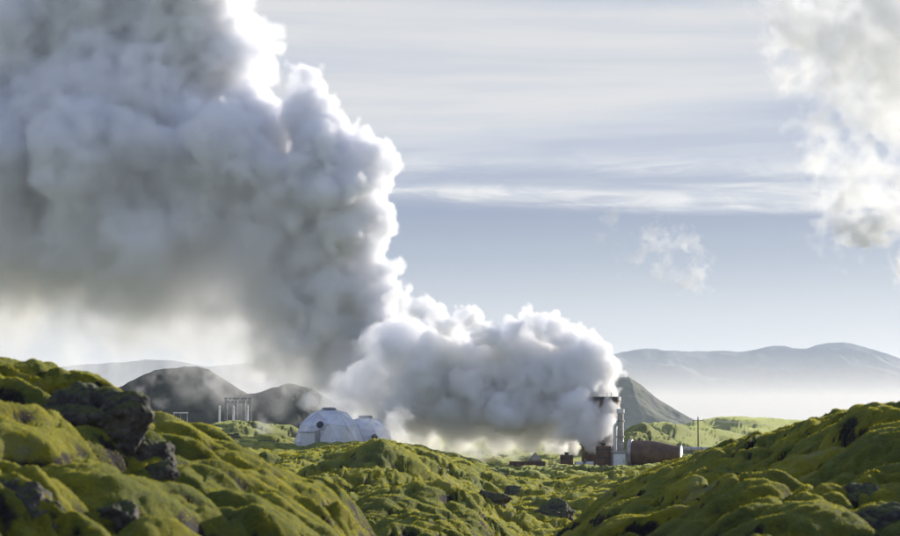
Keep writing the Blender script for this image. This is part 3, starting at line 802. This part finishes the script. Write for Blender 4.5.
for k in range(n_):
    xa = gx[0] + (gx[-1] - gx[0]) * k / n_; xb = gx[0] + (gx[-1] - gx[0]) * (k + 1) / n_
    rod(bm, (xa, -.3, zt - .9 if k % 2 else zt), (xb, -.3, zt if k % 2 else zt - .9), .04, seg=5)
    rod(bm, (xa, .3, zt - .9 if k % 2 else zt), (xb, .3, zt if k % 2 else zt - .9), .04, seg=5)
bm_obj('lattice_beam', bm, greym, ga)
for px, lab in ((219.3, 'leftmost of the three white posts before the gantry'), (233.2, 'middle one of the three white posts before the gantry'), (247.4, 'rightmost of the three white posts before the gantry')):
    q = at(px, 428, 410); q.z = ground_z(q.x, 410) - .3; h_ = at(px, 405.5, 410).z - q.z
    t_ = thing('white_post', lab, 'post', q, 0, 'white posts before the gantry')
    bm = bmesh.new(); lathe(bm, [(.19, 0), (.19, h_ - .4), (.17, h_ - .05), (.08, h_)], 16); bm_obj('shaft', bm, white, t_)
    bm = bmesh.new(); lathe(bm, [(.2, h_ - .6), (.26, h_ - .6), (.26, h_ - .5), (.2, h_ - .5)], 16); bm_obj('collar', bm, greym, t_)
q = at(180.5, 428, 420); q.z = ground_z(q.x, 420) - .3; h_ = at(180, 412.8, 420).z - q.z
t_ = thing('pipe_bridge', 'white horizontal beam on thin legs left of the white posts', 'bridge', q)
bm = bmesh.new(); box(bm, (0, 0, h_), (2.9, .3, .22)); bm_obj('beam', bm, white, t_)
for x_ in (-1.3, 0, 1.3):
    bm = bmesh.new(); rod(bm, (x_, 0, 0), (x_, 0, h_ - .11), .05, seg=8); bm_obj('leg', bm, greym, t_)

# ---------------------------------------------------------------- steam
def steam_mat(name, col=(0.995, 0.996, 1.0), aniso=0.1):
    m, t = mat_new(name)
    out = t.node('ShaderNodeOutputMaterial'); pv = t.node('ShaderNodeVolumePrincipled')
    pv.inputs['Color'].default_value = (*col, 1); pv.inputs['Density'].default_value = 1.0
    pv.inputs['Anisotropy'].default_value = aniso
    t.l.new(pv.outputs[0], out.inputs['Volume'])
    return m

def voxels(name, dens, org, vs, mat):
    """a fog grid whose density is read from the array"""
    nx, ny, nz = dens.shape
    me = bpy.data.meshes.new(name + '_cells'); me.vertices.add(dens.size)
    a = me.attributes.new('d', 'FLOAT', 'POINT'); a.data.foreach_set('value', np.ascontiguousarray(dens, np.float32).ravel())
    carrier = bpy.data.objects.new(name + '_cells', me)        # data only, never linked to the scene
    vd = bpy.data.volumes.new(name); ob = bpy.data.objects.new(name, vd); S.collection.objects.link(ob)
    g = bpy.data.node_groups.new(name, 'GeometryNodeTree')
    g.interface.new_socket('Geometry', in_out='INPUT', socket_type='NodeSocketGeometry')
    g.interface.new_socket('Geometry', in_out='OUTPUT', socket_type='NodeSocketGeometry')
    N, L = g.nodes, g.links
    go = N.new('NodeGroupOutput'); vc = N.new('GeometryNodeVolumeCube')
    vc.inputs['Min'].default_value = org
    vc.inputs['Max'].default_value = [org[i] + vs * (dens.shape[i] - 1) for i in range(3)]
    for ax, k in zip('XYZ', dens.shape): vc.inputs['Resolution ' + ax].default_value = k
    def vm(op, x, y=None):
        n = N.new('ShaderNodeVectorMath'); n.operation = op; L.new(x, n.inputs[0])
        if y is not None: n.inputs[1].default_value = y
        return n.outputs[0]
    def im(op, x, y):
        n = N.new('FunctionNodeIntegerMath'); n.operation = op
        for s_, q in zip(n.inputs, (x, y)):
            if isinstance(q, bpy.types.NodeSocket): L.new(q, s_)
            else: s_.default_value = q
        return n.outputs[0]
    v = N.new('GeometryNodeInputPosition').outputs[0]
    v = vm('FLOOR', vm('ADD', vm('MULTIPLY', vm('SUBTRACT', v, org), (1 / vs,) * 3), (.5,) * 3))
    s3 = N.new('ShaderNodeSeparateXYZ'); L.new(v, s3.inputs[0])
    idx = im('ADD', im('MULTIPLY', im('ADD', im('MULTIPLY', s3.outputs[0], ny), s3.outputs[1]), nz), s3.outputs[2])
    si = N.new('GeometryNodeSampleIndex'); si.data_type = 'FLOAT'; si.domain = 'POINT'; si.clamp = True
    oi = N.new('GeometryNodeObjectInfo'); oi.inputs['Object'].default_value = carrier
    na = N.new('GeometryNodeInputNamedAttribute'); na.data_type = 'FLOAT'; na.inputs[0].default_value = 'd'
    L.new(oi.outputs['Geometry'], si.inputs['Geometry']); L.new(na.outputs[0], si.inputs['Value']); L.new(idx, si.inputs['Index'])
    L.new(si.outputs[0], vc.inputs['Density'])
    sm = N.new('GeometryNodeSetMaterial'); sm.inputs['Material'].default_value = mat
    L.new(vc.outputs[0], sm.inputs[0]); L.new(sm.outputs[0], go.inputs[0])
    ob.modifiers.new('fog', 'NODES').node_group = g
    vd.materials.append(mat)
    return ob

def smooth01(x): x = np.clip(x, 0, 1); return x * x * (3 - 2 * x)

def plume(name, balls, D, vs, rho, soft, label, mat, levels=((12, .42), (9, .42), (7, .42)), namp=0.0, nsize=4.0, zmin=None, thin=None,
          erode=0.0, esize=6.0, seed=3, warp=0.0, wsize=5.0, core=None):
    """balls: (px, py, radius in px[, distance offset in m]); each grows smaller billows"""
    rg = np.random.default_rng(seed)
    sph = []
    def grow(c, r, lev):
        sph.append((c[0], c[1], c[2], r))
        if lev >= len(levels) or r * levels[lev][1] < vs * 1.6: return
        n, k = levels[lev]
        for _ in range(n):
            v = rg.normal(size=3); v /= np.linalg.norm(v)
            grow(c + v * r * rg.uniform(.78, .95), r * k * rg.uniform(.45, 1.35), lev + 1)
    for b in balls:
        off = b[3] if len(b) > 3 else 0.0
        d = D + off
        q = at(b[0], b[1], d)
        grow(np.array(q), b[2] * d / F, 0)
    sph = np.array(sph)
    pad = soft + namp + 2 * vs
    lo = (sph[:, :3] - sph[:, 3:]).min(0) - pad; hi = (sph[:, :3] + sph[:, 3:]).max(0) + pad
    if zmin is not None: lo[2] = max(lo[2], zmin)
    shp = np.ceil((hi - lo) / vs).astype(int) + 1
    f = np.full(shp, 9e3, np.float32)
    m_ = 1.5 * max(namp, soft * .4) + vs; m_s = m_ + warp * 1.7
    for x, y, z, r in sph:
        c = (np.array([x, y, z]) - lo) / vs; Rr = (r + m_s) / vs
        a = np.maximum(np.floor(c - Rr), 0).astype(int); b = np.minimum(np.ceil(c + Rr) + 1, shp).astype(int)
        if (b <= a).any(): continue
        ax = [((np.arange(a[i], b[i]) - c[i]).astype(np.float32)) ** 2 for i in range(3)]
        d = np.sqrt(ax[0][:, None, None] + ax[1][None, :, None] + ax[2][None, None]) * vs - r
        s = f[a[0]:b[0], a[1]:b[1], a[2]:b[2]]; np.minimum(s, d, out=s)
    if warp:
        I = np.nonzero(f < m_ + warp)
        P = [lo[i] + I[i].astype(np.float32) * vs for i in range(3)]
        J = []
        for ax_, o1 in enumerate((0, 21, 43)):
            w_ = warp * (vnoise3(*[c / wsize + o1 for c in P]) + .5 * vnoise3(*[c / wsize * 2.2 + o1 + 3 for c in P]) + .28 * vnoise3(*[c / wsize * 4.7 + o1 + 5 for c in P]))
            J.append(np.clip(I[ax_] + w_ / vs, 0, shp[ax_] - 1.001))
        g = f.copy(); J0 = [j.astype(np.int32) for j in J]; T = [(j - j0).astype(np.float32) for j, j0 in zip(J, J0)]
        val = 0
        for a_ in (0, 1):
            for b_ in (0, 1):
                for c_ in (0, 1):
                    val = val + g[J0[0] + a_, J0[1] + b_, J0[2] + c_].clip(-99, m_ + warp) * (T[0] if a_ else 1 - T[0]) * (T[1] if b_ else 1 - T[1]) * (T[2] if c_ else 1 - T[2])
        f[I] = val; del g, J, J0, T
    I = np.nonzero(f < m_)
    P = [lo[i] + I[i].astype(np.float32) * vs for i in range(3)]
    fv = f[I]
    if namp:
        q = [c / nsize for c in P]
        nn = vnoise3(*q) + .6 * vnoise3(*[c * 2.03 + 11 for c in q]) + .36 * vnoise3(*[c * 4.1 + 5 for c in q]) + .2 * vnoise3(*[c * 8.3 + 5 for c in q])
        fv = fv + namp * nn
    # soften differently where the plume is old and ragged
    sf = soft if thin is None else soft * thin(*P)[0]
    dv = np.clip(-fv / sf, 0, 1); dv = dv * dv * (3 - 2 * dv)
    if core: dv = dv * (core[0] + (1 - core[0]) * smooth01(-fv / core[1]))
    if erode:
        q = [c / esize for c in P]
        e = .5 + .5 * (vnoise3(*q) + .55 * vnoise3(*[c * 2.1 + 3 for c in q]) + .3 * vnoise3(*[c * 4.3 + 9 for c in q]) + .16 * vnoise3(*[c * 8.7 + 1 for c in q]))
        dv = dv * np.clip((e - erode) / .25, 0, 1)
    if thin is not None: dv = dv * thin(*P)[1]
    if zmin is not None: dv = dv * np.clip((P[2] - zmin) / 2.0, 0, 1)
    f[:] = 0; f[I] = dv * rho
    o = voxels(name, f, tuple(float(q) for q in lo), vs, mat)
    o['kind'] = 'stuff'; o['label'] = label; o['category'] = 'steam'
    print(name, len(sph), 'balls', shp, round(time.time() - T0, 1))
    return o

steam = steam_mat('steam')
heavy_steam = steam_mat('heavy_steam', (0.973, 0.976, 0.993))


# the huge plume that rises behind everything and fills the left of the sky
def thin_big(x, y, z):
    edge = smooth01((x + 78) / 50.0)          # crisp at its right, ragged and soft at its left
    lowl = smooth01((z + 6) / 102.0) ** 2.5 * .996 + .004; lowr = smooth01((z + 5) / 40.0)
    low = lowr * edge + lowl * (1 - edge)
    n = .5 + .5 * (vnoise3(x / 26, y / 26, z / 26) + .6 * vnoise3(x / 11 + 9, y / 11, z / 11) + .3 * vnoise3(x / 4.6 + 9, y / 4.6, z / 4.6))
    hole = .25 + .75 * smooth01((n - .22) / .4)
    far_left = smooth01((x + 175) / 50.0)
    return 1 + 2.5 * (1 - edge), (edge + (1 - edge) * .7 * hole) * low * (.3 + .7 * far_left)
big = [(196, -12, 50), (238, 45, 36), (302, 108, 32, -8), (322, 148, 41, -12), (328, 192, 46, -14), (340, 238, 42, -14), (338, 285, 42, -10), (318, 325, 40, -8),
       (178, 60, 78, 15), (222, 160, 84, 0), (248, 250, 80, 0), (285, 310, 62, 0), (110, 20, 110, 30), (110, 150, 130, 20), (130, 265, 110, 10), (200, 318, 66, 10),
       (-40, 60, 110, 40), (-40, 190, 130, 30), (-50, 320, 80, 30), (50, 330, 60, 20), (150, -90, 110, 20), (30, -80, 90, 30),
       (300, 345, 40, 10), (250, 352, 36, 20), (352, 320, 34, -6), (375, 350, 38, -6), (335, 370, 40, 0)]
plume('steam_plume', big, 700, 0.66, 1.15, 1.5, 'huge grey and white steam plume towering over the left half', heavy_steam,
      levels=((16, .44), (9, .46), (7, .45)), namp=2.6, nsize=6.5, warp=3.2, wsize=11.0, core=(.30, 9.0), zmin=-5, thin=thin_big, seed=5)

# the near plume pouring out of the well head
near = [(611, 370, 13), (600, 354, 15), (586, 346, 16), (612, 390, 8), (606, 403, 10), (600, 418, 11), (588, 434, 11), (574, 446, 10), (596, 374, 22, 1), (588, 398, 22, 2), (584, 416, 15, -4.5), (601, 424, 13, -4.5), (608, 412, 9, -4), (596, 409, 8, -4.5), (588, 432, 14, -4.5), (574, 405, 16, -4), (606, 437, 9, -4), (570, 425, 17, -3.5), (592, 446, 9, -4.5), (614, 424, 6, -3), (614, 396, 9, -1), (612, 407, 9, -3.6),
        (566, 340, 18), (547, 328, 15), (530, 323, 12), (512, 333, 15), (562, 375, 34, 1), (578, 402, 24, 2), (532, 362, 32, 2), (500, 346, 18, 1), (486, 336, 14, -1),
        (470, 319, 13, -2), (462, 312, 9, -2), (449, 326, 14, -1), (434, 316, 12, 1), (418, 309, 12, 0), (403, 302, 10, 1), (391, 302, 9, 2),
        (522, 402, 42, 3), (482, 378, 38, 4), (442, 362, 36, 4), (402, 348, 34, 6), (462, 412, 38, 5), (420, 402, 38, 6), (380, 386, 36, 8), (350, 394, 24, 8),
        (546, 428, 26, 3), (502, 436, 24, 4), (460, 444, 18, 6), (425, 436, 20, 8), (396, 424, 24, 10), (430, 454, 16, 6), (405, 446, 16, 10), (480, 457, 16, 4), (515, 461, 12, 2), (345, 418, 18, 15), (372, 424, 20, 13), (330, 404, 14, 16), (310, 400, 12, 18)]
def thin_near(x, y, z):
    right = smooth01((x - 9) / 5.0)
    low = np.maximum(smooth01((z + 4.5) / 7.0), right)
    left = smooth01((x + 15) / 20.0)
    return 1 + 2.5 * (1 - low), (.14 + .86 * low) * (.16 + .84 * left)
plume('steam_plume', near, 246, 0.15, 2.6, 0.32, 'white billowing steam pouring left from the rusty well head', steam,
      levels=((18, .40), (12, .40), (9, .42)), namp=0.32, nsize=1.3, warp=.55, wsize=2.2, core=(.45, 2.0), zmin=-4.6, thin=thin_near, seed=9)

# ragged plume at the top right
rag = [(800, -10, 40), (785, 15, 22), (778, 60, 16), (795, 95, 20), (862, -30, 80), (835, 30, 58), (800, 40, 30), (850, 100, 52), (838, 150, 38), (812, 120, 26), (880, 180, 44), (850, 215, 36), (895, 235, 30), (905, 270, 20), (930, 100, 70), (940, 200, 50), (960, 0, 110), (825, 232, 16)]
plume('steam_plume', rag, 420, 0.42, 0.13, 1.8, 'ragged cream-white steam drifting high on the right', steam,
      levels=((12, .45), (8, .45)), namp=3.4, nsize=7.0, warp=2.5, wsize=6.0, erode=0.36, esize=7.0, seed=12)
plume('steam_wisp', [(838, 222, 13), (852, 226, 17), (866, 232, 12), (846, 236, 10), (900, 190, 12), (905, 262, 12)], 412, 0.4, 0.55, 2.0, 'darker blue-grey knot of steam under the ragged plume', steam,
      levels=((9, .5), (6, .5)), namp=2.2, nsize=4.0, warp=2.0, wsize=4.0, seed=14)
# wisps torn off the plumes
plume('steam_wisp', [(632, 252, 11), (645, 243, 13), (662, 240, 15), (674, 230, 11), (684, 252, 15), (698, 262, 12), (700, 280, 10), (664, 262, 12), (684, 276, 11), (712, 285, 8)], 330, 0.2, 0.22, 1.2, 'small torn wisp of steam in the open sky', steam,
      levels=((8, .5), (5, .5)), namp=1.8, nsize=2.6, warp=2.2, wsize=3.0, erode=0.40, esize=2.4, seed=4)
plume('steam_wisp', [(602, 238, 6), (606, 225, 7), (613, 215, 6), (598, 228, 5)], 330, 0.25, 0.14, 1.0, 'faint curl of steam beside the torn wisp', steam,
      levels=((6, .5),), namp=1.3, nsize=2.6, erode=0.40, esize=2.4, seed=8)
# thin steam before the dome and before the dark hill
plume('steam_wisp', [(362, 418, 13), (374, 428, 12), (352, 412, 10), (385, 440, 9), (366, 436, 9), (345, 404, 9), (395, 425, 18)], 211, 0.13, 0.32, 1.0, 'thin steam blowing over the right side of the dome', steam,
      levels=((8, .5), (5, .5)), namp=0.7, nsize=1.2, erode=0.36, esize=1.3, seed=6)
plume('steam_wisp', [(278, 418, 9), (283, 405, 10), (270, 428, 9), (288, 392, 9), (260, 425, 8), (292, 425, 8)], 300, 0.2, 0.09, 1.3, 'thin steam rising from the ground left of the dome', steam,
      levels=((6, .5),), namp=1.5, nsize=2.6, erode=0.42, esize=2.8, seed=16)
plume('steam_wisp', [(135, 372, 16), (150, 360, 16), (170, 356, 15), (190, 352, 14), (210, 362, 14), (160, 385, 14), (125, 390, 12), (205, 378, 12)], 548, 0.45, 0.06, 3.0, 'torn grey steam along the crest of the dark hill', steam,
      levels=((8, .5), (4, .5)), namp=4.0, nsize=6.0, warp=5.0, wsize=7.0, erode=0.42, esize=5.0, seed=21)

plume('steam_wisp', [(0, 352, 44), (60, 348, 44), (120, 352, 42), (180, 356, 40), (240, 352, 38), (295, 362, 34), (20, 395, 40), (110, 395, 34), (150, 385, 34), (195, 385, 34), (240, 395, 32), (285, 398, 30), (325, 400, 30), (90, 420, 30), (360, 400, 34)], 500, 0.95, 0.085, 12.0, 'thin veil of steam hanging before the dark hill', steam,
      levels=((6, .5),), namp=4.0, nsize=12.0, warp=6.0, wsize=16.0, erode=0.30, esize=15.0, zmin=-4, seed=31)

# ---------------------------------------------------------------- haze
hm, t = mat_new('haze')
out = t.node('ShaderNodeOutputMaterial'); pv = t.node('ShaderNodeVolumePrincipled')
pv.inputs['Color'].default_value = (0.70, 0.82, 1.0, 1); pv.inputs['Density'].default_value = 4.5e-5; pv.inputs['Anisotropy'].default_value = 0.3
t.l.new(pv.outputs[0], out.inputs['Volume'])
bm = bmesh.new(); box(bm, (0, 0, 0), (15000, 29000, 440))
haze = bm_obj('haze', bm, hm); haze.location = (0, 0, 160)
haze['kind'] = 'stuff'; haze['label'] = 'thin haze over the lava field'
mm, t = mat_new('valley_mist')
out = t.node('ShaderNodeOutputMaterial'); pv = t.node('ShaderNodeVolumePrincipled')
pv.inputs['Color'].default_value = (1.0, 0.97, 0.94, 1); pv.inputs['Density'].default_value = 1.5e-4; pv.inputs['Anisotropy'].default_value = 0.3
t.l.new(pv.outputs[0], out.inputs['Volume'])
bm = bmesh.new(); box(bm, (0, 0, 0), (9000, 4300, 124))
mist = bm_obj('mist', bm, mm); mist.location = (0, 5250, 50)
mist['kind'] = 'stuff'; mist['label'] = 'pale mist lying over the plain before the far range'
print('script', round(time.time() - T0, 1))
